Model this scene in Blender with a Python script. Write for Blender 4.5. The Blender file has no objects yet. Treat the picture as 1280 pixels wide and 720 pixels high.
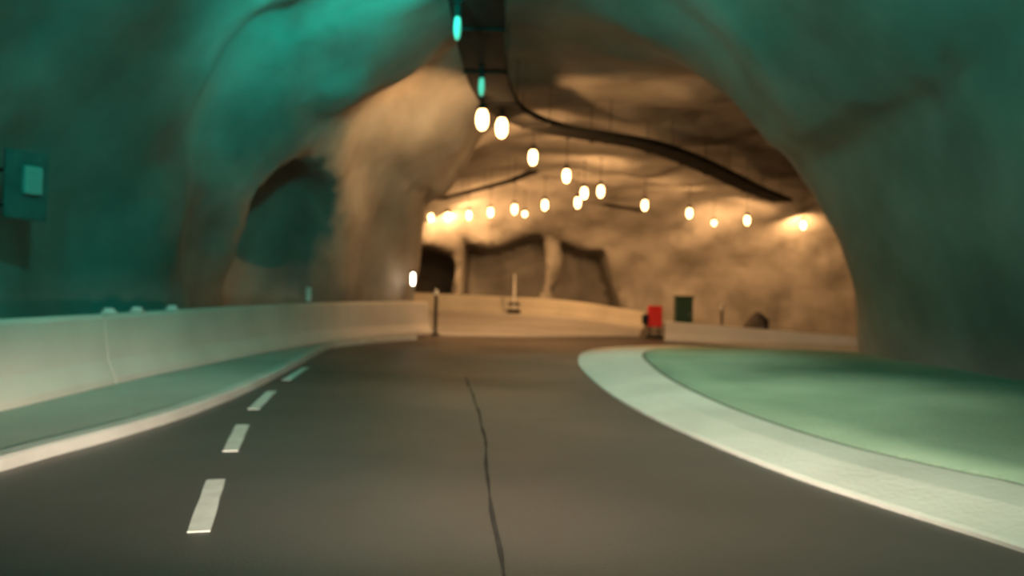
import bpy, bmesh, math, random
import numpy as np
from mathutils import Vector, Matrix

random.seed(4)
scene = bpy.context.scene
COL = scene.collection
V = Vector

# ------------------------------------------------------------------ materials
def new_mat(name):
    m = bpy.data.materials.new(name); m.use_nodes = True
    nt = m.node_tree
    for n in list(nt.nodes): nt.nodes.remove(n)
    out = nt.nodes.new('ShaderNodeOutputMaterial')
    b = nt.nodes.new('ShaderNodeBsdfPrincipled')
    nt.links.new(b.outputs[0], out.inputs[0])
    return m, nt, b

def surface(name, c1, c2, rough=0.8, scale=1.0, bump=0.0, bscale=8.0, detail=4.0, spec=0.3, rough2=None, lo=0.35, hi=0.65):
    m, nt, b = new_mat(name)
    tc = nt.nodes.new('ShaderNodeTexCoord')
    no = nt.nodes.new('ShaderNodeTexNoise'); no.inputs['Scale'].default_value = scale; no.inputs['Detail'].default_value = detail
    nt.links.new(tc.outputs['Object'], no.inputs['Vector'])
    r = nt.nodes.new('ShaderNodeValToRGB')
    r.color_ramp.elements[0].position = lo; r.color_ramp.elements[1].position = hi
    r.color_ramp.elements[0].color = (*c1, 1); r.color_ramp.elements[1].color = (*c2, 1)
    nt.links.new(no.outputs['Fac'], r.inputs[0]); nt.links.new(r.outputs[0], b.inputs['Base Color'])
    b.inputs['Roughness'].default_value = rough
    b.inputs['Specular IOR Level'].default_value = spec
    if rough2 is not None:
        mr = nt.nodes.new('ShaderNodeMapRange')
        mr.inputs['From Min'].default_value = lo; mr.inputs['From Max'].default_value = hi
        mr.inputs['To Min'].default_value = rough; mr.inputs['To Max'].default_value = rough2
        nt.links.new(no.outputs['Fac'], mr.inputs['Value']); nt.links.new(mr.outputs[0], b.inputs['Roughness'])
    if bump:
        n2 = nt.nodes.new('ShaderNodeTexNoise'); n2.inputs['Scale'].default_value = bscale; n2.inputs['Detail'].default_value = 5
        nt.links.new(tc.outputs['Object'], n2.inputs['Vector'])
        bp = nt.nodes.new('ShaderNodeBump'); bp.inputs['Strength'].default_value = bump; bp.inputs['Distance'].default_value = 0.05
        nt.links.new(n2.outputs['Fac'], bp.inputs['Height']); nt.links.new(bp.outputs[0], b.inputs['Normal'])
    return m

def glow(name, col, strength):
    m, nt, b = new_mat(name)
    b.inputs['Base Color'].default_value = (0.8, 0.8, 0.8, 1)
    b.inputs['Emission Color'].default_value = (*col, 1)
    b.inputs['Emission Strength'].default_value = strength
    return m

M = {}
M['rock'] = surface('shotcrete_rock', (0.19, 0.18, 0.165), (0.32, 0.305, 0.285), 0.75, 0.45, 0.55, 3.0, spec=0.35)
M['asphalt'] = surface('dark_asphalt', (0.082, 0.067, 0.060), (0.106, 0.087, 0.078), 0.50, 0.35, 0.2, 60, spec=0.5, rough2=0.40)
M['seam'] = surface('bitumen_seam', (0.048, 0.040, 0.036), (0.060, 0.050, 0.045), 0.95, 4, 0.1, 40, spec=0.05)
M['concrete'] = surface('barrier_concrete', (0.60, 0.54, 0.48), (0.70, 0.63, 0.57), 0.75, 0.8, 0.15, 20)
M['verge'] = surface('verge_concrete', (0.38, 0.37, 0.32), (0.47, 0.45, 0.40), 0.85, 0.6, 0.3, 15)
M['kerb'] = surface('pale_kerb', (0.50, 0.48, 0.44), (0.60, 0.58, 0.54), 0.8, 1.5, 0.2, 20)
M['apron'] = surface('apron_concrete', (0.58, 0.57, 0.52), (0.68, 0.67, 0.62), 0.8, 0.9, 0.2, 18)
M['island'] = surface('green_gravel', (0.25, 0.36, 0.26), (0.34, 0.46, 0.34), 0.9, 0.7, 0.5, 25)
M['pale_overlay'] = surface('pale_surface', (0.52, 0.50, 0.49), (0.62, 0.60, 0.58), 0.7, 0.4, 0.2, 18)
M['joint'] = surface('dark_joint', (0.10, 0.12, 0.09), (0.15, 0.17, 0.13), 0.9, 4)
M['paint'] = surface('white_road_paint', (0.62, 0.62, 0.58), (0.75, 0.75, 0.71), 0.6, 6, 0.1, 60, lo=0.3, hi=0.6)
M['steel'] = surface('galvanised_steel', (0.25, 0.25, 0.24), (0.34, 0.34, 0.32), 0.5, 4)
M['dark_steel'] = surface('dark_coated_steel', (0.012, 0.012, 0.011), (0.022, 0.021, 0.019), 0.8, 3)
M['cable'] = surface('black_cable', (0.012, 0.012, 0.012), (0.02, 0.02, 0.02), 0.55, 5)
M['red'] = surface('red_reflective_sheet', (0.80, 0.03, 0.025), (0.88, 0.045, 0.035), 0.45, 6)
M['black'] = surface('black_plastic', (0.010, 0.010, 0.010), (0.018, 0.018, 0.018), 0.5, 6)
M['white'] = surface('white_plastic', (0.70, 0.70, 0.68), (0.78, 0.78, 0.75), 0.45, 6)
M['green_box'] = surface('dark_green_enamel', (0.03, 0.07, 0.045), (0.04, 0.09, 0.06), 0.5, 4)
M['yellow_concrete'] = surface('yellowish_concrete', (0.50, 0.46, 0.38), (0.60, 0.55, 0.45), 0.75, 0.8, 0.15, 20)
M['boulder'] = surface('dark_boulder', (0.12, 0.10, 0.09), (0.2, 0.17, 0.15), 0.9, 2, 0.6, 8)
M['lens_warm'] = glow('lit_sodium_lens', (1.0, 0.55, 0.22), 14.0)
M['lens_teal'] = glow('lit_teal_lens', (0.12, 0.9, 0.55), 0.6)
M['lens_white'] = glow('lit_white_lens', (1.0, 0.86, 0.68), 9.0)
M['lens_pale'] = surface('pale_plastic', (0.40, 0.42, 0.40), (0.46, 0.48, 0.46), 0.5, 4)
M['board'] = surface('dull_dark_board', (0.10, 0.11, 0.10), (0.14, 0.15, 0.14), 0.8, 4)

# ------------------------------------------------------------------ helpers
def obj(name, bm, mat, parent=None, smooth=False):
    me = bpy.data.meshes.new(name)
    bmesh.ops.recalc_face_normals(bm, faces=bm.faces[:])
    bm.to_mesh(me); bm.free()
    if smooth:
        for p in me.polygons: p.use_smooth = True
    me.materials.append(mat)
    o = bpy.data.objects.new(name, me); COL.objects.link(o)
    if parent is not None: o.parent = parent
    return o

def tag(o, label, cat, group=None):
    o['label'] = label; o['category'] = cat
    if group: o['group'] = group
    return o

def struct(o, label=None):
    o['kind'] = 'structure'
    if label: o['label'] = label
    return o

def thing(name, label, cat, loc, rz=0.0, group=None):
    o = bpy.data.objects.new(name, None); COL.objects.link(o)
    o.empty_display_size = 0.2
    o.location = loc; o.rotation_euler = (0, 0, rz)
    return tag(o, label, cat, group)

def dup(root, loc, rz, label, group=None):
    r = root.copy(); COL.objects.link(r); r.location = loc; r.rotation_euler = (0, 0, rz); r['label'] = label
    if group: r['group'] = group
    for ch in list(root.children):
        c = ch.copy(); COL.objects.link(c); c.parent = r
        for g in list(ch.children):
            d = g.copy(); COL.objects.link(d); d.parent = c
    return r

def bevel_box(bm, c, s, b=0.0, rz=0.0, seg=2):
    m = Matrix.Translation(V(c)) @ Matrix.Rotation(rz, 4, 'Z') @ Matrix.Diagonal((s[0], s[1], s[2], 1))
    r = bmesh.ops.create_cube(bm, size=1.0, matrix=m)
    if b:
        es = list({e for v in r['verts'] for e in v.link_edges})
        bmesh.ops.bevel(bm, geom=es, offset=b, segments=seg, affect='EDGES', profile=0.5)

def lathe(bm, prof, n=16, c=(0, 0, 0), sx=1.0, sy=1.0):
    rings = []
    for r, z in prof:
        if r < 1e-5: rings.append([bm.verts.new((c[0], c[1], c[2]+z))])
        else: rings.append([bm.verts.new((c[0]+sx*r*math.cos(2*math.pi*k/n), c[1]+sy*r*math.sin(2*math.pi*k/n), c[2]+z)) for k in range(n)])
    for a, b in zip(rings, rings[1:]):
        for k in range(n):
            k2 = (k+1) % n
            if len(a) == 1 and len(b) == 1: continue
            if len(a) == 1: bm.faces.new((a[0], b[k], b[k2]))
            elif len(b) == 1: bm.faces.new((a[k], a[k2], b[0]))
            else: bm.faces.new((a[k], a[k2], b[k2], b[k]))

def tube(bm, p, q, r, n=8):
    p, q = V(p), V(q); d = (q-p); L = d.length
    rot = d.to_track_quat('Z', 'Y').to_matrix().to_4x4()
    bmesh.ops.create_cone(bm, cap_ends=True, segments=n, radius1=r, radius2=r, depth=L,
                          matrix=Matrix.Translation((p+q)/2) @ rot)

def spline(pts, step=0.4):
    """Catmull-Rom through the points, resampled"""
    P = [V(p) for p in pts]
    P = [P[0]*2-P[1]] + P + [P[-1]*2-P[-2]]
    out = []
    for i in range(1, len(P)-2):
        a, b, c, d = P[i-1], P[i], P[i+1], P[i+2]
        n = max(2, int((c-b).length/step))
        for k in range(n):
            t = k/n
            out.append(0.5*((2*b)+(c-a)*t+(2*a-5*b+4*c-d)*t*t+(3*b-a-3*c+d)*t*t*t))
    out.append(P[-2].copy())
    return out

def sweep(bm, path, prof, closed=True, cap=True):
    """profile (side, up) swept along a path; side = to the right of travel"""
    rings = []
    for i, p in enumerate(path):
        t = path[min(i+1, len(path)-1)] - path[max(i-1, 0)]
        t.z = 0; t.normalize()
        s = V((t.y, -t.x, 0))
        rings.append([bm.verts.new(p + s*u + V((0, 0, w))) for u, w in prof])
    n = len(prof)
    for a, b in zip(rings, rings[1:]):
        for k in range(n if closed else n-1):
            k2 = (k+1) % n
            bm.faces.new((a[k], a[k2], b[k2], b[k]))
    if cap and closed:
        bm.faces.new(rings[0]); bm.faces.new(list(reversed(rings[-1])))

def sstep(a, b, x):
    t = min(1.0, max(0.0, (x-a)/(b-a))); return t*t*(3-2*t)

def ground(x, y):
    """the carriageway: level near the camera, falling away to the right and rising on the far left"""
    z = 0.38*sstep(26, 41, y)*(1-sstep(1.0, 7.5, x))
    z -= 0.045*max(0.0, min(x-4.0, 14.0))*sstep(19, 26, y)
    return z

# ------------------------------------------------------------------ rock cavern (implicit surface)
OUTER = [(-8.2, -12), (-8.0, -4), (-7.7, 4), (-7.5, 10), (-7.2, 15), (-6.4, 19), (-5.3, 23), (-4.2, 26.6), (-3.75, 28.6), (-4.3, 30.2),
         (-6.5, 32.5), (-11, 35.5), (-18, 39), (-24, 42), (-24, 49), (-16, 48), (-9.0, 50.2), (-4, 52.4), (4, 52.8), (12, 52.2), (19, 52.0), (25, 50),
         (31, 45), (35, 37), (36, 28), (36, 22), (36, -12)]
PILLAR = [(6.8, -13), (6.8, 2), (6.7, 9), (6.55, 13), (6.35, 15.4), (6.95, 17.0), (9.4, 19.0), (13, 21), (18, 22.5), (24, 21.5), (26, 18), (26, -13)]

def poly_sd(poly, X, Y):
    """signed distance to a polygon, positive inside"""
    d = np.full(X.shape, 1e9); inside = np.zeros(X.shape, bool)
    n = len(poly)
    for i in range(n):
        ax, ay = poly[i]; bx, by = poly[(i+1) % n]
        ex, ey = bx-ax, by-ay
        t = np.clip(((X-ax)*ex+(Y-ay)*ey)/(ex*ex+ey*ey), 0, 1)
        d = np.minimum(d, np.hypot(X-ax-t*ex, Y-ay-t*ey))
        c = ((ay > Y) != (by > Y))
        xi = ax + (Y-ay)/(by-ay if abs(by-ay) > 1e-9 else 1e-9)*ex
        inside ^= c & (X < xi)
    return np.where(inside, d, -d)

def smooth_closed(poly, n=2):
    for _ in range(n):
        q = []
        for i in range(len(poly)):
            a, b = poly[i], poly[(i+1) % len(poly)]
            q += [(a[0]*.75+b[0]*.25, a[1]*.75+b[1]*.25), (a[0]*.25+b[0]*.75, a[1]*.25+b[1]*.75)]
        poly = q
    return poly

RNG = np.random.RandomState(11)
LAT = RNG.rand(48, 48, 48).astype(np.float32)
def noise3(x, y, z):
    xi, yi, zi = np.floor(x).astype(int), np.floor(y).astype(int), np.floor(z).astype(int)
    fx, fy, fz = x-xi, y-yi, z-zi
    fx, fy, fz = [f*f*f*(f*(f*6-15)+10) for f in (fx, fy, fz)]
    def L(i, j, k): return LAT[(xi+i) % 48, (yi+j) % 48, (zi+k) % 48]
    c00 = L(0,0,0)*(1-fx)+L(1,0,0)*fx; c10 = L(0,1,0)*(1-fx)+L(1,1,0)*fx
    c01 = L(0,0,1)*(1-fx)+L(1,0,1)*fx; c11 = L(0,1,1)*(1-fx)+L(1,1,1)*fx
    return ((c00*(1-fy)+c10*fy)*(1-fz)+(c01*(1-fy)+c11*fy)*fz)*2-1

def ellipsoid(X, Y, Z, c, r):
    k = np.sqrt(((X-c[0])/r[0])**2+((Y-c[1])/r[1])**2+((Z-c[2])/r[2])**2)
    return (1-k)*min(r)

def smin(a, b, k):
    h = np.clip(0.5+0.5*(b-a)/k, 0, 1)
    return b*(1-h)+a*h-k*h*(1-h)

def cave_field(X, Y, Z):
    out = smooth_closed(OUTER, 2); pil = smooth_closed(PILLAR, 2)
    x2, y2 = X[:, :, 0], Y[:, :, 0]
    d = smin(poly_sd(out, x2, y2), -poly_sd(pil, x2, y2), 0.8)[:, :, None]
    R = 7.3
    H = 7.7
    u = np.clip(1-d/R, 0, None); v = np.clip(Z, 0, None)/H
    p = 2.5
    f = (1-(u**p+v**p)**(1/p))*R
    f = np.clip(f, -4, 4)
    # shotcrete relief
    f = f + 0.34*noise3(X/3.1+3, Y/3.1, Z/2.6+9) + 0.19*noise3(X/1.35, Y/1.35+7, Z/1.2)
    # sprayed ribs along the left wall, running up the vault
    rib = np.exp(-((X+5.5)/4.5)**2)*np.clip((32-Y)/6, 0, 1)
    f = f + rib*0.52*noise3(Y/2.0+0.35*Z/2.0, Z/7.0+5, X*0+2.5)
    # overhanging lip where the near bore opens into the cavern
    f = f - 0.35*np.exp(-((Y-18.0)/1.8)**2)*np.clip((Z-2.0)/2.0, 0, 1)*np.clip((X-1.5)/3, 0, 1)*np.clip((9.5-X)/2, 0, 1)
    f = f + 0.5*np.exp(-((X+0.3)/2.2)**2)*np.clip((Z-6)/1.0, 0, 1)
    # hollows in the left wall
    for c, r in [((-6.8, 20.9, 2.9), (1.7, 1.7, 2.4))]:
        f = -smin(-f, -ellipsoid(X, Y, Z, c, r), 1.3)
    # side bore and shallow bays in the far wall
    bay = np.minimum(np.minimum(X+3.2, 5.6+0.32*(6-Z)-X)*0.9, (58.5-Y))
    bay = np.minimum(bay, 4.9+0.5*np.sin(X*0.9)-Z)
    col = np.hypot(X-2.55+0.22*np.sin(Z*1.3), Y-53.0)-(0.55+0.10*np.sin(Z*2))
    f = -smin(-f, -smin(bay, col, 0.4), 0.5)
    bore = np.minimum(np.minimum(np.minimum(X+9.0, -3.9+0.15*(Z-2)-X), 61.0-Y), Y-46)
    bore = smin(bore, (4.4-0.35*(X+6.4)**2*0.3-Z), 0.8)
    f = -smin(-f, -bore, 0.4)
    return f

def surface_nets(F, x0, y0, z0, h):
    """dual mesh of the zero set; returns vertices and quads"""
    nx, ny, nz = F.shape
    S = F > 0
    cell = np.zeros((nx-1, ny-1, nz-1), np.int32)
    corners = [(i, j, k) for i in (0, 1) for j in (0, 1) for k in (0, 1)]
    acc = np.zeros((nx-1, ny-1, nz-1, 3)); cnt = np.zeros((nx-1, ny-1, nz-1))
    def sl(c): return tuple(slice(c[a], [nx, ny, nz][a]-1+c[a]) for a in range(3))
    for ai, a in enumerate(corners):
        for b in corners[ai+1:]:
            df = [b[i]-a[i] for i in range(3)]
            if sum(abs(q) for q in df) != 1: continue
            fa, fb = F[sl(a)], F[sl(b)]
            cr = S[sl(a)] != S[sl(b)]
            t = np.where(cr, fa/np.where(cr, fa-fb, 1), 0)
            for ax in range(3):
                acc[..., ax] += np.where(cr, a[ax]+t*df[ax], 0)
            cnt += cr
    act = cnt > 0
    idx = -np.ones(act.shape, np.int64); idx[act] = np.arange(act.sum())
    ii = np.argwhere(act)
    Vt = (ii + acc[act]/cnt[act][:, None])*h + np.array([x0, y0, z0])
    quads = []
    for ax in range(3):
        o = [1, 1, 1]; o[ax] = 0
        a1, a2 = [(1, 2), (2, 0), (0, 1)][ax]
        A = [slice(1, -1)]*3; A[ax] = slice(0, -1)
        B = [slice(1, -1)]*3; B[ax] = slice(1, None)
        sa, sb = S[tuple(A)], S[tuple(B)]
        for flip in (0, 1):
            e = np.argwhere((sa & ~sb) if not flip else (~sa & sb))
            e = e + np.array([0 if q == ax else 1 for q in range(3)])
            def g(d1, d2):
                c = e.copy(); c[:, a1] -= d1; c[:, a2] -= d2
                return idx[c[:, 0], c[:, 1], c[:, 2]]
            q = np.stack([g(0, 0), g(1, 0), g(1, 1), g(0, 1)], 1)
            quads.append(q if flip else q[:, ::-1])
    Q = np.concatenate(quads)
    return Vt, Q

def build_cave():
    h = 0.34
    x0, y0, z0 = -25.0, -13.5, -1.6
    xs = np.arange(x0, 37.5, h); ys = np.arange(y0, 62.5, h); zs = np.arange(z0, 9.6, h)
    X, Y, Z = np.meshgrid(xs, ys, zs, indexing='ij')
    F = cave_field(X, Y, Z)
    Vt, Q = surface_nets(F, x0, y0, z0, h)
    gx, gy, gz = np.gradient(F, h)
    gi = np.clip(np.round((Vt-np.array([x0, y0, z0]))/h).astype(int), 0, np.array(F.shape)-1)
    N = np.stack([g[gi[:, 0], gi[:, 1], gi[:, 2]] for g in (gx, gy, gz)], 1)
    N /= np.linalg.norm(N, axis=1)[:, None]+1e-9
    C = Vt[Q].mean(1); NC = N[Q].mean(1)
    keep = (C[:, 2] > -1.35)
    ceil = (C[:, 2] > 4.3) & (NC[:, 2] < -0.35)
    inside_pillar = poly_sd(smooth_closed(PILLAR, 2), C[:, 0], C[:, 1]) > -4.5
    right = ~ceil & inside_pillar
    left = ~ceil & ~right & (C[:, 1] < 42) & (C[:, 0] < 5)
    back = ~ceil & ~right & ~left
    for name, msk, lab in [('ceiling', ceil, None), ('wall_right', right, None), ('wall_left', left, None), ('wall_back', back, None)]:
        q = Q[msk & keep]
        u, inv = np.unique(q, return_inverse=True); inv = inv.reshape(q.shape)
        me = bpy.data.meshes.new(name)
        me.from_pydata(Vt[u].tolist(), [], inv.tolist())
        me.update()
        for p in me.polygons: p.use_smooth = True
        me.normals_split_custom_set_from_vertices(N[u].tolist())
        me.materials.append(M['rock'])
        o = bpy.data.objects.new(name, me); COL.objects.link(o)
        struct(o)
build_cave()

# ------------------------------------------------------------------ floor
def build_floor():
    bm = bmesh.new()
    xs = [(-26+i*0.9) for i in range(71)]; ys = [(-14+j*0.9) for j in range(85)]
    g = [[bm.verts.new((x, y, ground(x, y))) for y in ys] for x in xs]
    for i in range(len(xs)-1):
        for j in range(len(ys)-1):
            bm.faces.new((g[i][j], g[i+1][j], g[i+1][j+1], g[i][j+1]))
    f = obj('floor', bm, M['asphalt'], smooth=True); struct(f)
    # tar seam running away along the middle of the lane
    pts = spline([(0.02, 3.0, 0.004), (-0.02, 4.2, 0.004), (-0.12, 5.4, 0.004), (-0.22, 7.5, 0.004), (-0.42, 10, 0.004), (-0.72, 13, 0.004)], 0.25)
    bm = bmesh.new(); rows = []
    for i, p in enumerate(pts):
        w = 0.012*(1+0.6*math.sin(i*1.7)*math.sin(i*0.6))
        j = 0.006*math.sin(i*0.9)
        rows.append((bm.verts.new(p+V((-w+j, 0, 0))), bm.verts.new(p+V((w+j, 0, 0)))))
    for a, b in zip(rows, rows[1:]): bm.faces.new((a[0], a[1], b[1], b[0]))
    s = obj('tar_seam', bm, M['seam'], f)
build_floor()

# ------------------------------------------------------------------ left verge, kerb, road dashes
EDGE = [(-3.55, -10), (-3.75, -2), (-3.75, 3.0), (-3.62, 5.7), (-3.45, 7.0), (-3.36, 8.3), (-3.40, 10.1), (-3.55, 12.0), (-3.80, 14.5), (-4.05, 16.8), (-4.2, 18.6),
        (-3.95, 20.0), (-3.3, 21.9), (-2.7, 23.0)]
def build_verge():
    path = spline([(x, y, 0) for x, y in EDGE], 0.4)
    bm = bmesh.new(); rows = []
    for p in path:
        rows.append([bm.verts.new((p.x-0.12, p.y, 0.0)), bm.verts.new((p.x-0.12, p.y, 0.09)), bm.verts.new((p.x-1.6, p.y+0.3, 0.11)),
                     bm.verts.new((p.x-3.2, p.y+0.8, 0.12)), bm.verts.new((-10, p.y+1.6, 0.12))])
    for a, b in zip(rows, rows[1:]):
        for k in range(4): bm.faces.new((a[k], b[k], b[k+1], a[k+1]))
    a = rows[-1]
    o = obj('verge', bm, M['verge'], smooth=False); struct(o)
    bm = bmesh.new()
    sweep(bm, path, [(-0.14, -0.02), (0.02, -0.02), (0.015, 0.085), (-0.005, 0.105), (-0.125, 0.112), (-0.14, 0.105)])
    o = obj('kerb', bm, M['kerb'])
    tag(o, 'long pale kerb edging the grey verge on the left of the road', 'kerb')
build_verge()

def build_dashes():
    D = [((-2.04, 5.62), (-1.69, 4.42), 'white lane dash nearest the camera, longest in the left row'),
         ((-2.62, 7.90), (-2.29, 6.62), 'second white lane dash ahead of the longest one'),
         ((-3.13, 10.55), (-2.85, 8.95), 'third white lane dash counted from the longest'),
         ((-3.55, 13.9), (-3.32, 11.9), 'farthest white lane dash, touching the pale kerb line')]
    for (fx, fy), (nx, ny), lab in D:
        bm = bmesh.new()
        d = V((fx-nx, fy-ny, 0)); t = d.normalized(); s = V((t.y, -t.x, 0))*0.062
        a, b = V((nx, ny, 0)), V((fx, fy, 0))
        n = 5; top = []
        for k in range(n+1):
            p = a.lerp(b, k/n); w = 1+0.05*math.sin(k*2.3+fx)
            top.append((p-s*w, p+s*w))
        vt = [(bm.verts.new(l+V((0, 0, 0.006))), bm.verts.new(r+V((0, 0, 0.006))), bm.verts.new(l), bm.verts.new(r)) for l, r in top]
        for p, q in zip(vt, vt[1:]):
            bm.faces.new((p[0], p[1], q[1], q[0])); bm.faces.new((p[0], q[0], q[2], p[2])); bm.faces.new((p[1], p[3], q[3], q[1]))
        bm.faces.new((vt[0][0], vt[0][2], vt[0][3], vt[0][1])); bm.faces.new((vt[-1][0], vt[-1][1], vt[-1][3], vt[-1][2]))
        o = obj('lane_dash', bm, M['paint'])
        tag(o, lab, 'road marking', 'white lane dashes on the asphalt')
build_dashes()

def build_pale_overlay():  # pale sheet over the far carriageway, lighter than the asphalt
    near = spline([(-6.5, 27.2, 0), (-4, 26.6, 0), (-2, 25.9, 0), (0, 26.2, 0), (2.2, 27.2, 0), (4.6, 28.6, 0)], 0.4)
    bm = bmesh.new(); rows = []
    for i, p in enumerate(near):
        u = i/(len(near)-1); qx = -7.2+13.7*u; q = V((qx, float(np.interp(qx, [-7.2, -5, -2, 0.2, 3, 5.2, 6.7], [41.6, 42, 42.25, 42.1, 41.5, 40.7, 39.9]))-0.6, 0)); row = []  # gap before the barrier leaves bare asphalt as its dark shadow line
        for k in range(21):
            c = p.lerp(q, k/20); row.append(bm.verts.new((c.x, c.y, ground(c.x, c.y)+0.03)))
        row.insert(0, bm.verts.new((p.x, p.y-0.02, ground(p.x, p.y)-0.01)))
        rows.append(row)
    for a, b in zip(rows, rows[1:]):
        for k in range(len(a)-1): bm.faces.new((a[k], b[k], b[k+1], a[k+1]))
    o = obj('pale_overlay', bm, M['pale_overlay']); struct(o)
build_pale_overlay()

# ------------------------------------------------------------------ concrete barriers
def barrier_profile(h, w):
    return [(-w, 0), (w, 0), (w, 0.08), (w*0.62, 0.30), (w*0.42, h-0.05), (w*0.30, h), (-w*0.30, h), (-w*0.42, h-0.05), (-w*0.62, 0.30), (-w, 0.08)]

def barrier(name, pts, h0, h1, w, mat, label, group, zf):
    path = spline([(x, y, 0) for x, y in pts], 0.5)
    root = thing(name, label, 'barrier', (path[0].x, path[0].y, zf(path[0].x, path[0].y)), 0, group)
    base = V(root.location)
    bm = bmesh.new(); rings = []
    n = len(path)
    for i, p in enumerate(path):
        t = path[min(i+1, n-1)]-path[max(i-1, 0)]; t.normalize(); s = V((t.y, -t.x, 0))
        hh = h0+(h1-h0)*i/(n-1); z = zf(p.x, p.y)
        rings.append([bm.verts.new(p+s*u+V((0, 0, z+v))-base) for u, v in barrier_profile(hh, w)])
    k_ = len(rings[0])
    for a, b in zip(rings, rings[1:]):
        for k in range(k_):
            bm.faces.new((a[k], a[(k+1) % k_], b[(k+1) % k_], b[k]))
    bm.faces.new(rings[0]); bm.faces.new(list(reversed(rings[-1])))
    obj('barrier_body', bm, mat, root)
    return root

vz = lambda x, y: 0.112
G1 = 'concrete barriers along the left verge'
barrier('concrete_barrier', [(-5.0, -4), (-5.05, 0), (-5.1, 5), (-5.13, 8), (-5.2, 10.0)], 0.86, 0.86, 0.27, M['concrete'],
        'greenish left concrete barrier section nearest the camera, cut by the frame edge', G1, vz)
barrier('concrete_barrier', [(-5.2, 10.04), (-5.17, 12), (-5.05, 15), (-4.75, 18.4), (-4.2, 20.9), (-3.42, 23.0), (-2.62, 24.35)], 0.86, 0.98, 0.27, M['concrete'],
        'long pinkish concrete barrier section sweeping past the rock ribs to the bend', G1, vz)
G2 = 'low barriers across the far side of the junction'
barrier('concrete_barrier', [(-7.2, 41.6), (-5, 42), (-2, 42.25), (0.2, 42.1)], 1.02, 0.86, 0.25, M['yellow_concrete'],
        'yellowish far barrier section left of the thin post, below the dark rock bay', G2, ground)
barrier('concrete_barrier', [(0.26, 42.1), (3, 41.5), (5.2, 40.7), (6.7, 39.9)], 0.86, 0.8, 0.25, M['yellow_concrete'],
        'yellowish far barrier section ending at the red marker', G2, ground)
barrier('concrete_barrier', [(5.25, 27.2), (7.0, 26.6), (9.0, 25.7), (11.5, 24.4), (13.5, 23.2)], 0.66, 0.62, 0.24, M['concrete'],
        'low pinkish barrier behind the green island, running from red marker to rock pillar', G2, ground)

# ------------------------------------------------------------------ traffic island
KOUT = [(3.9, -6), (3.75, -2), (3.5, 1.5), (3.15, 3.5), (2.86, 4.45), (2.66, 4.95), (2.46, 5.45), (2.2, 6.2), (1.91, 7.4), (1.62, 9.0), (1.42, 10.9), (1.33, 13.4), (1.38, 16.2), (1.75, 19.2), (2.55, 21.2),
        (3.75, 22.2), (5.9, 22.3), (7.9, 21.4), (9.3, 20.2)]
KIN = [(5.2, -6), (4.9, -2), (4.4, 1.5), (3.85, 4.2), (3.49, 5.45), (3.30, 5.8), (3.10, 6.2), (2.82, 6.9), (2.57, 8.2), (2.42, 9.9), (2.41, 12.4), (2.62, 15.5), (2.85, 17.3), (3.3, 18.9), (3.9, 19.9),
       (4.7, 20.5), (5.9, 20.7), (7.4, 20.0), (8.8, 19.0)]
def build_island():
    root = thing('traffic_island', 'raised green island with a broad pale kerb apron around the rock pillar', 'traffic island', (5.0, 10.0, 0))
    base = V(root.location)
    def resample(pts, per=6):
        out = []
        P = [V((x, y, 0)) for x, y in pts]; P = [P[0]*2-P[1]]+P+[P[-1]*2-P[-2]]
        for i in range(1, len(P)-2):
            a, b, c, d = P[i-1:i+3]
            for k in range(per):
                t = k/per
                out.append(0.5*((2*b)+(c-a)*t+(2*a-5*b+4*c-d)*t*t+(3*b-a-3*c+d)*t*t*t))
        out.append(P[-2]); return out
    A, B = resample(KOUT), resample(KIN)
    gz = lambda p: ground(p.x, p.y)
    bm = bmesh.new(); rows = []
    for a, b in zip(A, B):
        ga, gb = gz(a), gz(b)
        m1 = a.lerp(b, 0.03); m2 = a.lerp(b, 0.5)
        rows.append([bm.verts.new(q-base) for q in (a+V((0, 0, ga-0.03)), a+V((0, 0, ga+0.025)), m1+V((0, 0, ga+0.04)), m2+V((0, 0, (ga+gb)/2+0.125)), b+V((0, 0, gb+0.15)), b+V((0, 0, gb-0.03)))])
    for r, s in zip(rows, rows[1:]):
        for k in range(5): bm.faces.new((r[k], r[k+1], s[k+1], s[k]))
    obj('kerb_apron', bm, M['apron'], root)
    # narrow dark joint between apron and fill
    bm = bmesh.new(); rows = []
    for i, b in enumerate(B):
        t = (B[min(i+1, len(B)-1)]-B[max(i-1, 0)]).normalized(); s = V((t.y, -t.x, 0)); g_ = gz(b)
        rows.append([bm.verts.new(b+s*u+V((0, 0, g_+w))-base) for u, w in ((0.002, 0.142), (0.075, 0.142), (0.075, 0.0), (0.002, 0.0))])
    for r, q in zip(rows, rows[1:]):
        for k in range(4): bm.faces.new((r[k], r[(k+1) % 4], q[(k+1) % 4], q[k]))
    obj('apron_joint', bm, M['joint'], root)
    bm = bmesh.new(); rows = []
    for i, b in enumerate(B):
        t = (B[min(i+1, len(B)-1)]-B[max(i-1, 0)]).normalized(); s = V((t.y, -t.x, 0))
        b0 = b+s*0.075; far = V((8.3, min(b.y, 16.2), 0))
        row = [bm.verts.new(b0+V((0, 0, gz(b0)))-base)]
        for k in range(9):
            u = k/8; p = b0.lerp(far, u)
            z = gz(p)*(1-u)+0.165+0.14*sstep(0, 0.7, u)+0.015*math.sin(p.x*2.1+p.y)*math.sin(p.y*1.3)*sstep(0, 0.2, u)
            row.append(bm.verts.new(p+V((0, 0, z))-base))
        rows.append(row)
    for r, q in zip(rows, rows[1:]):
        for k in range(len(r)-1): bm.faces.new((r[k], r[k+1], q[k+1], q[k]))
    bmesh.ops.remove_doubles(bm, verts=bm.verts[:], dist=0.001)
    obj('island_fill', bm, M['island'], root, smooth=True)
build_island()

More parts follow.
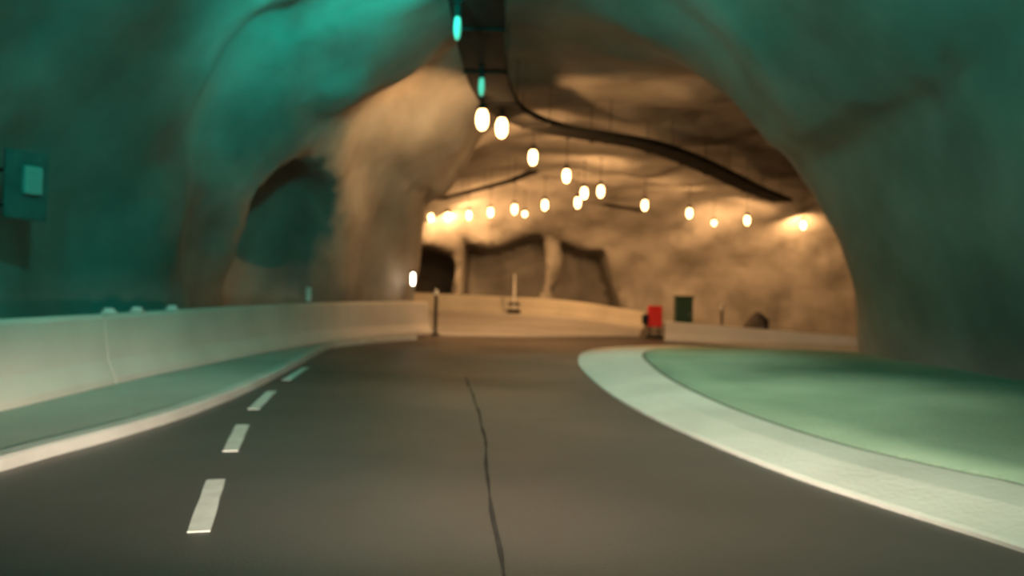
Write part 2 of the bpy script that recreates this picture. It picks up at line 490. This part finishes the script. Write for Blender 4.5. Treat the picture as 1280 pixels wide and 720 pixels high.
# ------------------------------------------------------------------ hanging tunnel lamps
def lamp_parts(root, lens_mat, r=0.2, hgt=0.52, stem=1.2, power=0.0, col=(1.0, 0.51, 0.195), aim=(0, 1, 0)):
    bm = bmesh.new()      # bell-shaped housing
    lathe(bm, [(0.0, 0.17), (0.06, 0.17), (0.075, 0.12), (r*0.75, 0.07), (r*1.02, 0.0), (r*1.02, -0.05), (r*0.9, -0.05), (r*0.9, -0.01), (0, 0.0)], 18)
    obj('housing', bm, M['dark_steel'], root, True)
    bm = bmesh.new()      # long glowing bowl
    pr = [(0.0, -hgt)]
    for k in range(1, 9):
        a = math.pi*k/9.0
        pr.append((r*math.sin(a)**0.8, -hgt*0.5-hgt*0.5*math.cos(a)))
    pr.append((0.0, -0.012))
    lathe(bm, pr, 18)
    obj('lens', bm, lens_mat, root, True)
    bm = bmesh.new()
    tube(bm, (0, 0, 0.15), (0, 0, stem), 0.013); bevel_box(bm, (0, 0, stem-0.015), (0.16, 0.10, 0.03), 0.006)
    obj('stem', bm, M['dark_steel'], root)
    if power:             # the lamp throws its light forward, away from the near bore
        l = bpy.data.lights.new('bulb', 'SPOT'); l.energy = power; l.color = col
        l.spot_size = math.radians(172); l.spot_blend = 0.6; l.shadow_soft_size = 0.12
        o = bpy.data.objects.new('bulb', l); COL.objects.link(o); o.parent = root
        o.location = V((0, 0, -hgt*0.6))+V(aim).normalized()*(r+0.14)
        o.rotation_euler = V(aim).to_track_quat('-Z', 'Y').to_euler()

LAMP_A = [((-0.92, 21.5), 'brightest warm lamp hanging under the bend of the dark tray'),
          ((-0.41, 22.5), 'warm lamp just right of the brightest one under the tray bend'),
          ((0.60, 27.3), 'third warm lamp of the row descending from the tray bend'),
          ((2.02, 31.3), 'fourth warm lamp of the row descending from the tray bend'),
          ((3.84, 35.6), 'warm lamp at the dip right of the close pair, where both rows meet'),
          ((6.60, 40.4), 'first warm lamp right of the meeting point of both rows'),
          ((9.57, 43.6), 'second warm lamp right of the meeting point of both rows'),
          ((13.6, 46.6), 'warm lamp second from the right end of the row'),
          ((17.6, 48.6), 'rightmost warm lamp, by the yellowish rock near the pillar')]
LAMP_B = [((-5.15, 49.6), 'leftmost warm lamp of the far row, above the dark bay edge'),
          ((-4.06, 49.2), 'second warm lamp from the left end of the far row'),
          ((-2.70, 48.0), 'third warm lamp from the left end of the far row'),
          ((-1.35, 45.9), 'fourth warm lamp from the left end of the far row'),
          ((0.02, 43.9), 'fifth warm lamp from the left, with a small faint lamp beside it'),
          ((1.59, 41.5), 'sixth warm lamp from the left, left of the close pair'),
          ((3.18, 40.1), 'lower left warm lamp of the close pair in the middle'),
          ((3.16, 36.3), 'upper right warm lamp of the close pair in the middle')]
GA = 'warm lamps hanging from the cavern ceiling'
proto = thing('hanging_lamp', LAMP_A[0][1], 'lamp', (LAMP_A[0][0][0], LAMP_A[0][0][1], 6.35), 0, GA)
lamp_parts(proto, M['lens_warm'], 0.16, 0.58, 0.245, 520, aim=(-0.6, 0.65, -0.3))
second = dup(proto, (LAMP_A[1][0][0], LAMP_A[1][0][1], 6.35), 0, LAMP_A[1][1], GA)
for c in second.children:           # this one is turned to the right, over the low barrier
    if c.type == 'LIGHT':
        c.data = c.data.copy(); c.data.energy = 1250
        c.location = (0.28, 0.2, -0.35); c.rotation_euler = V((0.65, 0.6, -0.55)).to_track_quat('-Z', 'Y').to_euler()
far = thing('hanging_lamp', LAMP_A[2][1], 'lamp', (LAMP_A[2][0][0], LAMP_A[2][0][1], 6.35), 0, GA)
lamp_parts(far, M['lens_warm'], 0.14, 0.54, 1.2, 600, aim=(0.1, 1, -0.2))
for (x, y), lab in LAMP_A[3:]+LAMP_B:
    dup(far, (x, y, 6.35), 0, lab, GA)
small = thing('hanging_lamp', 'small faint warm lamp beside the fifth lamp of the far row', 'lamp', (0.62, 45.9, 6.2), 0, GA)
lamp_parts(small, M['lens_warm'], 0.12, 0.32, 1.2, 160)
dup(small, (12.1, 48.3, 6.2), 0, 'small faint warm lamp low between two bright ones on the right', GA)
GT = 'teal lamps beside the dark tray'
teal = thing('hanging_lamp', 'small teal lamp right above the brightest warm lamp', 'lamp', (-0.82, 18.3, 6.35), 0, GT)
lamp_parts(teal, M['lens_teal'], 0.065, 0.46, 0.245)
dup(teal, (-1.1, 14.3, 6.35), 0, 'teal lamp at the left edge of the tray, near the top of the picture', GT)

# ------------------------------------------------------------------ cable trays
def tray(label, pts, w, hgt, cables, z):
    path = spline([(x, y, z) for x, y in pts], 0.4)
    root = thing('cable_tray', label, 'cable tray', path[0])
    base = V(path[0]); loc = [p-base for p in path]
    bm = bmesh.new()
    hw = w/2
    sweep(bm, loc, [(-hw, 0), (hw, 0), (hw, hgt), (hw-0.02, hgt), (hw-0.02, 0.02), (-hw+0.02, 0.02), (-hw+0.02, hgt), (-hw, hgt)])
    obj('tray_channel', bm, M['dark_steel'], root)
    bm = bmesh.new()
    for k in range(cables):
        u = -hw+0.1+(w-0.2)*k/max(1, cables-1)
        sweep(bm, loc, [(u+0.04*math.cos(a), 0.065+0.04*math.sin(a)) for a in [i*math.pi/3 for i in range(6)]])
    obj('cable_bundle', bm, M['cable'], root, True)
    for i in range(2, len(loc), 7):
        p = loc[i]; t = (loc[min(i+1, len(loc)-1)]-loc[i-1]).normalized(); s = V((t.y, -t.x, 0))
        bm = bmesh.new()
        for q in (-1, 1): tube(bm, p+s*q*(hw+0.01), p+s*q*(hw+0.01)+V((0, 0, 1.2)), 0.012, 6)
        bevel_box(bm, p+V((0, 0, -0.025)), (w+0.1, 0.05, 0.04), 0.0, math.atan2(s.y, s.x))
        obj('hanger', bm, M['dark_steel'], root)
    return root
tray('wide dark cable tray hanging overhead and bending right along the cavern ceiling',
     [(-0.74, 6), (-0.76, 11), (-0.78, 14), (-0.78, 17.5), (-0.66, 20.5), (-0.2, 23.2), (1.1, 25.3), (2.8, 26.5), (4.4, 27.6), (6.2, 29.8), (8.6, 33.5), (11.1, 37.6), (14.1, 42)], 1.0, 0.18, 7, 6.6)
tray('thin dark tray on the ceiling above the left lamps of the far row', [(-4.4, 47.3), (-1.85, 42.2), (-0.15, 38.7), (0.86, 35.6)], 0.35, 0.12, 3, 6.85)
tray('short thin tray between the two lamps right of the meeting point', [(5.2, 46.2), (6.8, 48.0), (8.2, 49.6)], 0.35, 0.12, 3, 6.7)

# ------------------------------------------------------------------ small roadside things
def red_marker():
    x, y = 5.0, 28.1; z = ground(x, y)
    root = thing('hazard_marker', 'red rounded marker panel with black box between the two far barriers', 'marker', (x, y, z))
    bm = bmesh.new()
    bevel_box(bm, (0.04, -0.02, 0.78), (0.52, 0.07, 0.74), 0.03, 0, 2)
    es = [e for e in bm.edges if abs(e.verts[0].co.y-e.verts[1].co.y) > 0.01]
    obj('panel', bm, M['red'], root)
    bm = bmesh.new()
    bevel_box(bm, (-0.30, 0.0, 0.66), (0.2, 0.22, 0.34), 0.03)
    obj('lamp_box', bm, M['black'], root)
    for q in (-0.12, 0.2):
        bm = bmesh.new(); tube(bm, (q, 0.05, 0.0), (q, 0.05, 1.05), 0.03)
        obj('post', bm, M['dark_steel'], root)
    bm = bmesh.new(); bevel_box(bm, (0.04, 0.02, 0.05), (0.6, 0.4, 0.1), 0.03)
    obj('foot', bm, M['black'], root)
red_marker()

def dark_post():
    x, y = -2.42, 25.6; z = ground(x, y)
    root = thing('marker_post', 'dark slim post with pale tip at the end of the left barrier', 'post', (x, y, z))
    bm = bmesh.new(); lathe(bm, [(0, 0), (0.055, 0), (0.055, 1.30), (0.0, 1.30)], 10); obj('shaft', bm, M['dark_steel'], root)
    bm = bmesh.new(); lathe(bm, [(0, 1.30), (0.06, 1.30), (0.06, 1.44), (0.04, 1.47), (0, 1.47)], 10); obj('reflector_cap', bm, M['white'], root)
    bm = bmesh.new(); lathe(bm, [(0, 0), (0.16, 0), (0.15, 0.05), (0.06, 0.08), (0, 0.08)], 12); obj('base', bm, M['dark_steel'], root)
dark_post()

def thin_post():
    x, y = 0.12, 41.2; z = ground(x, y)
    root = thing('marker_post', 'thin pale post on a dark foot before the far yellowish barrier', 'post', (x, y, z))
    bm = bmesh.new(); lathe(bm, [(0, 0.1), (0.075, 0.1), (0.07, 1.2), (0.035, 2.05), (0, 2.08)], 10); obj('shaft', bm, M['white'], root)
    bm = bmesh.new(); bevel_box(bm, (0, 0, 0.12), (0.7, 0.4, 0.24), 0.05); obj('foot', bm, M['dark_steel'], root)
    bm = bmesh.new(); bevel_box(bm, (0, -0.02, 0.52), (0.62, 0.1, 0.14), 0.03); obj('crossbar', bm, M['dark_steel'], root)
thin_post()

def low_lamp():
    x, y = -3.3, 26.6; z = ground(x, y)
    root = thing('post_lamp', 'small white lamp on a short post at the foot of the left rock corner', 'lamp', (x, y, z))
    bm = bmesh.new(); tube(bm, (0, 0, 0), (0, 0, 1.62), 0.045); obj('post', bm, M['steel'], root)
    bm = bmesh.new(); lathe(bm, [(0, 1.60), (0.05, 1.60), (0.065, 1.68), (0.065, 1.90), (0.05, 2.0), (0, 2.01)], 12); obj('lens', bm, M['lens_white'], root, True)
    bm = bmesh.new(); lathe(bm, [(0.0, 2.08), (0.05, 2.07), (0.13, 2.03), (0.13, 2.0), (0, 2.0)], 12); obj('hood', bm, M['dark_steel'], root)
low_lamp()

def delineator(x, y, z, h, label, group=None, w=0.1, foot='dark_steel'):
    root = thing('delineator', label, 'delineator', (x, y, z), 0, group)
    bm = bmesh.new(); bevel_box(bm, (0, 0, h/2), (w, 0.05, h), 0.012); obj('blade', bm, M['white'], root)
    bm = bmesh.new(); bevel_box(bm, (0, 0, 0.015), (w*1.3, 0.10, 0.03), 0.008); obj('foot', bm, M[foot], root)
    return root
delineator(-4.72, 18.6, 0.112+0.938, 0.36, 'white upright delineator on the long barrier before the rock ribs', w=0.12)
GR = 'small reflectors along the top of the left barrier'
delineator(-5.2, 10.35, 0.978, 0.07, 'leftmost tiny pale reflector on top of the left barrier', GR, 0.13, 'white')
delineator(-5.19, 11.1, 0.984, 0.07, 'middle tiny pale reflector on top of the left barrier', GR, 0.13, 'white')
delineator(-5.17, 12.2, 0.993, 0.07, 'rightmost tiny pale reflector on top of the left barrier', GR, 0.13, 'white')

def cabinet():
    x, y = 7.3, 34; z = ground(x, y)
    root = thing('roadside_cabinet', 'dark green cabinet behind the low barrier right of the red marker', 'cabinet', (x, y, z))
    bm = bmesh.new(); bevel_box(bm, (0, 0, 0.85), (0.72, 0.5, 1.5), 0.02); obj('body', bm, M['green_box'], root)
    bm = bmesh.new(); bevel_box(bm, (0, 0, 0.05), (0.8, 0.56, 0.12), 0.02); obj('plinth', bm, M['verge'], root)
    bm = bmesh.new(); bevel_box(bm, (0, 0, 1.63), (0.82, 0.6, 0.06), 0.02); obj('roof', bm, M['green_box'], root)
    bm = bmesh.new(); bevel_box(bm, (0, -0.255, 0.85), (0.6, 0.02, 1.3), 0.006); d = obj('door', bm, M['green_box'], root)
    bm = bmesh.new(); bevel_box(bm, (0.22, -0.28, 0.9), (0.03, 0.03, 0.14), 0.008); obj('handle', bm, M['steel'], d)
cabinet()

def white_marker():
    x, y = 8.95, 34; z = ground(x, y)
    root = thing('marker_post', 'small white-topped post behind the low barrier, right of the green cabinet', 'post', (x, y, z))
    bm = bmesh.new(); lathe(bm, [(0, 0), (0.05, 0), (0.05, 1.15), (0, 1.15)], 10); obj('shaft', bm, M['dark_steel'], root)
    bm = bmesh.new(); lathe(bm, [(0, 1.15), (0.065, 1.15), (0.065, 1.42), (0.03, 1.47), (0, 1.47)], 10); obj('reflector_cap', bm, M['white'], root)
white_marker()

def boulder():
    x, y = 10.4, 34; z = ground(x, y)
    bm = bmesh.new(); bmesh.ops.create_icosphere(bm, subdivisions=3, radius=1)
    for v in bm.verts:
        n = v.co.copy(); k = 1+0.16*math.sin(3*n.x+1)+0.14*math.sin(4*n.y+2*n.z)+0.08*math.sin(7*n.x-5*n.z)
        v.co = V((n.x*0.62*k, n.y*0.5*k, max(-0.38, n.z*0.62*k)+0.38))
    o = obj('boulder', bm, M['boulder'], smooth=True); o.location = (x, y, z)
    tag(o, 'dark rounded boulder behind the low barrier before the far wall', 'rock')
boulder()

def wall_box():
    root = thing('wall_lamp', 'pale rectangular lamp on a dark backboard on the left rock wall', 'lamp', (-6.75, 11.1, 2.55), math.radians(62))
    bm = bmesh.new(); bevel_box(bm, (0, 0.06, 0.15), (0.6, 0.06, 0.95), 0.02); obj('backboard', bm, M['board'], root)
    bm = bmesh.new(); bevel_box(bm, (0.05, 0.0, 0.22), (0.26, 0.1, 0.40), 0.03); obj('lens', bm, M['lens_pale'], root)
    for q in (-0.25, 0.25):
        bm = bmesh.new(); tube(bm, (0, 0.06, q+0.15), (0, 0.9, q+0.15), 0.03); obj('bracket', bm, M['dark_steel'], root)
wall_box()

# ------------------------------------------------------------------ light
def light(name, kind, loc, col, power, target=None, **kw):
    l = bpy.data.lights.new(name, kind); l.color = col; l.energy = power
    for k, v in kw.items(): setattr(l, k, v)
    o = bpy.data.objects.new(name, l); COL.objects.link(o); o.location = loc
    if target is not None:
        o.rotation_euler = (V(target)-V(loc)).to_track_quat('-Z', 'Y').to_euler()
    return o
TEAL = (0.0, 1.0, 0.76)
# teal floodlights strung along the tray, turned up and out at the rock
for loc, tgt, p, sz in [((-1.6, 12.0, 6.2), (-4.4, 16.0, 9.6), 760, 135), ((-1.9, 5.5, 6.0), (-8, 9.5, 5.8), 340, 140), ((-1.9, 0.0, 6.0), (-8, 4.0, 6.0), 230, 140),
                        ((1.6, 8.5, 6.2), (7.0, 12.5, 6.2), 120, 130), ((1.6, 2.0, 6.0), (7.5, 6.0, 6.5), 90, 140), ((1.0, 13.0, 6.2), (3.0, 15.0, 8.4), 70, 150), ((-2.1, 13.4, 6.7), (-2.6, 15.0, 9.0), 280, 135)]:
    light('teal_flood', 'SPOT', loc, TEAL, p*2.0, tgt, spot_size=math.radians(sz), spot_blend=1.0, shadow_soft_size=0.25)
# added unseen downlights, greenish white, brightening the apron, island and carriageway
for x, y, p in [(2.3, 4.0, 1000), (2.3, 10.0, 1100), (2.3, 16.0, 900), (-2.6, 9.0, 300)]:
    light('added_downlight', 'SPOT', (x, y, 6.3), (0.85, 1.0, 0.72), p*0.85, (x, y, 0), spot_size=math.radians(76), spot_blend=0.9, shadow_soft_size=0.3)
# headlamps of the car the picture is taken from
for sx in (-0.62, 0.62):
    light('headlamp', 'SPOT', (sx, 1.2, 0.75), (1.0, 0.84, 0.66), 1900, (sx*1.3-0.6, 7.5, 0.0), spot_size=math.radians(112), spot_blend=1.0, shadow_soft_size=0.08).scale = (1, 0.14, 1)

w = bpy.data.worlds.new('tunnel_dark'); scene.world = w; w.use_nodes = True
w.node_tree.nodes['Background'].inputs[0].default_value = (0.02, 0.06, 0.05, 1)
w.node_tree.nodes['Background'].inputs[1].default_value = 0.3

# ------------------------------------------------------------------ camera
cam = bpy.data.cameras.new('camera'); co = bpy.data.objects.new('camera', cam); COL.objects.link(co)
cam.sensor_width = 36; cam.lens = 36*1000/1280
cam.clip_start = 0.05
roll, pitch = math.radians(1.5), 0.009
U = V((0, -math.sin(pitch), math.cos(pitch))); Fw = V((0, math.cos(pitch), math.sin(pitch))); Rx = V((1, 0, 0))
rt = Rx*math.cos(roll)+U*math.sin(roll); up = -Rx*math.sin(roll)+U*math.cos(roll)
m = Matrix((rt, up, -Fw)).transposed().to_4x4(); m.translation = (0, 0, 1.35)
co.matrix_world = m
cam.dof.use_dof = True; cam.dof.focus_distance = 2.6; cam.dof.aperture_fstop = 1.5
scene.camera = co

vs = scene.view_settings
scene.display_settings.display_device = 'sRGB'
vs.view_transform = 'Standard'; vs.look = 'None'; vs.exposure = 0.0; vs.gamma = 1.0; vs.use_curve_mapping = False
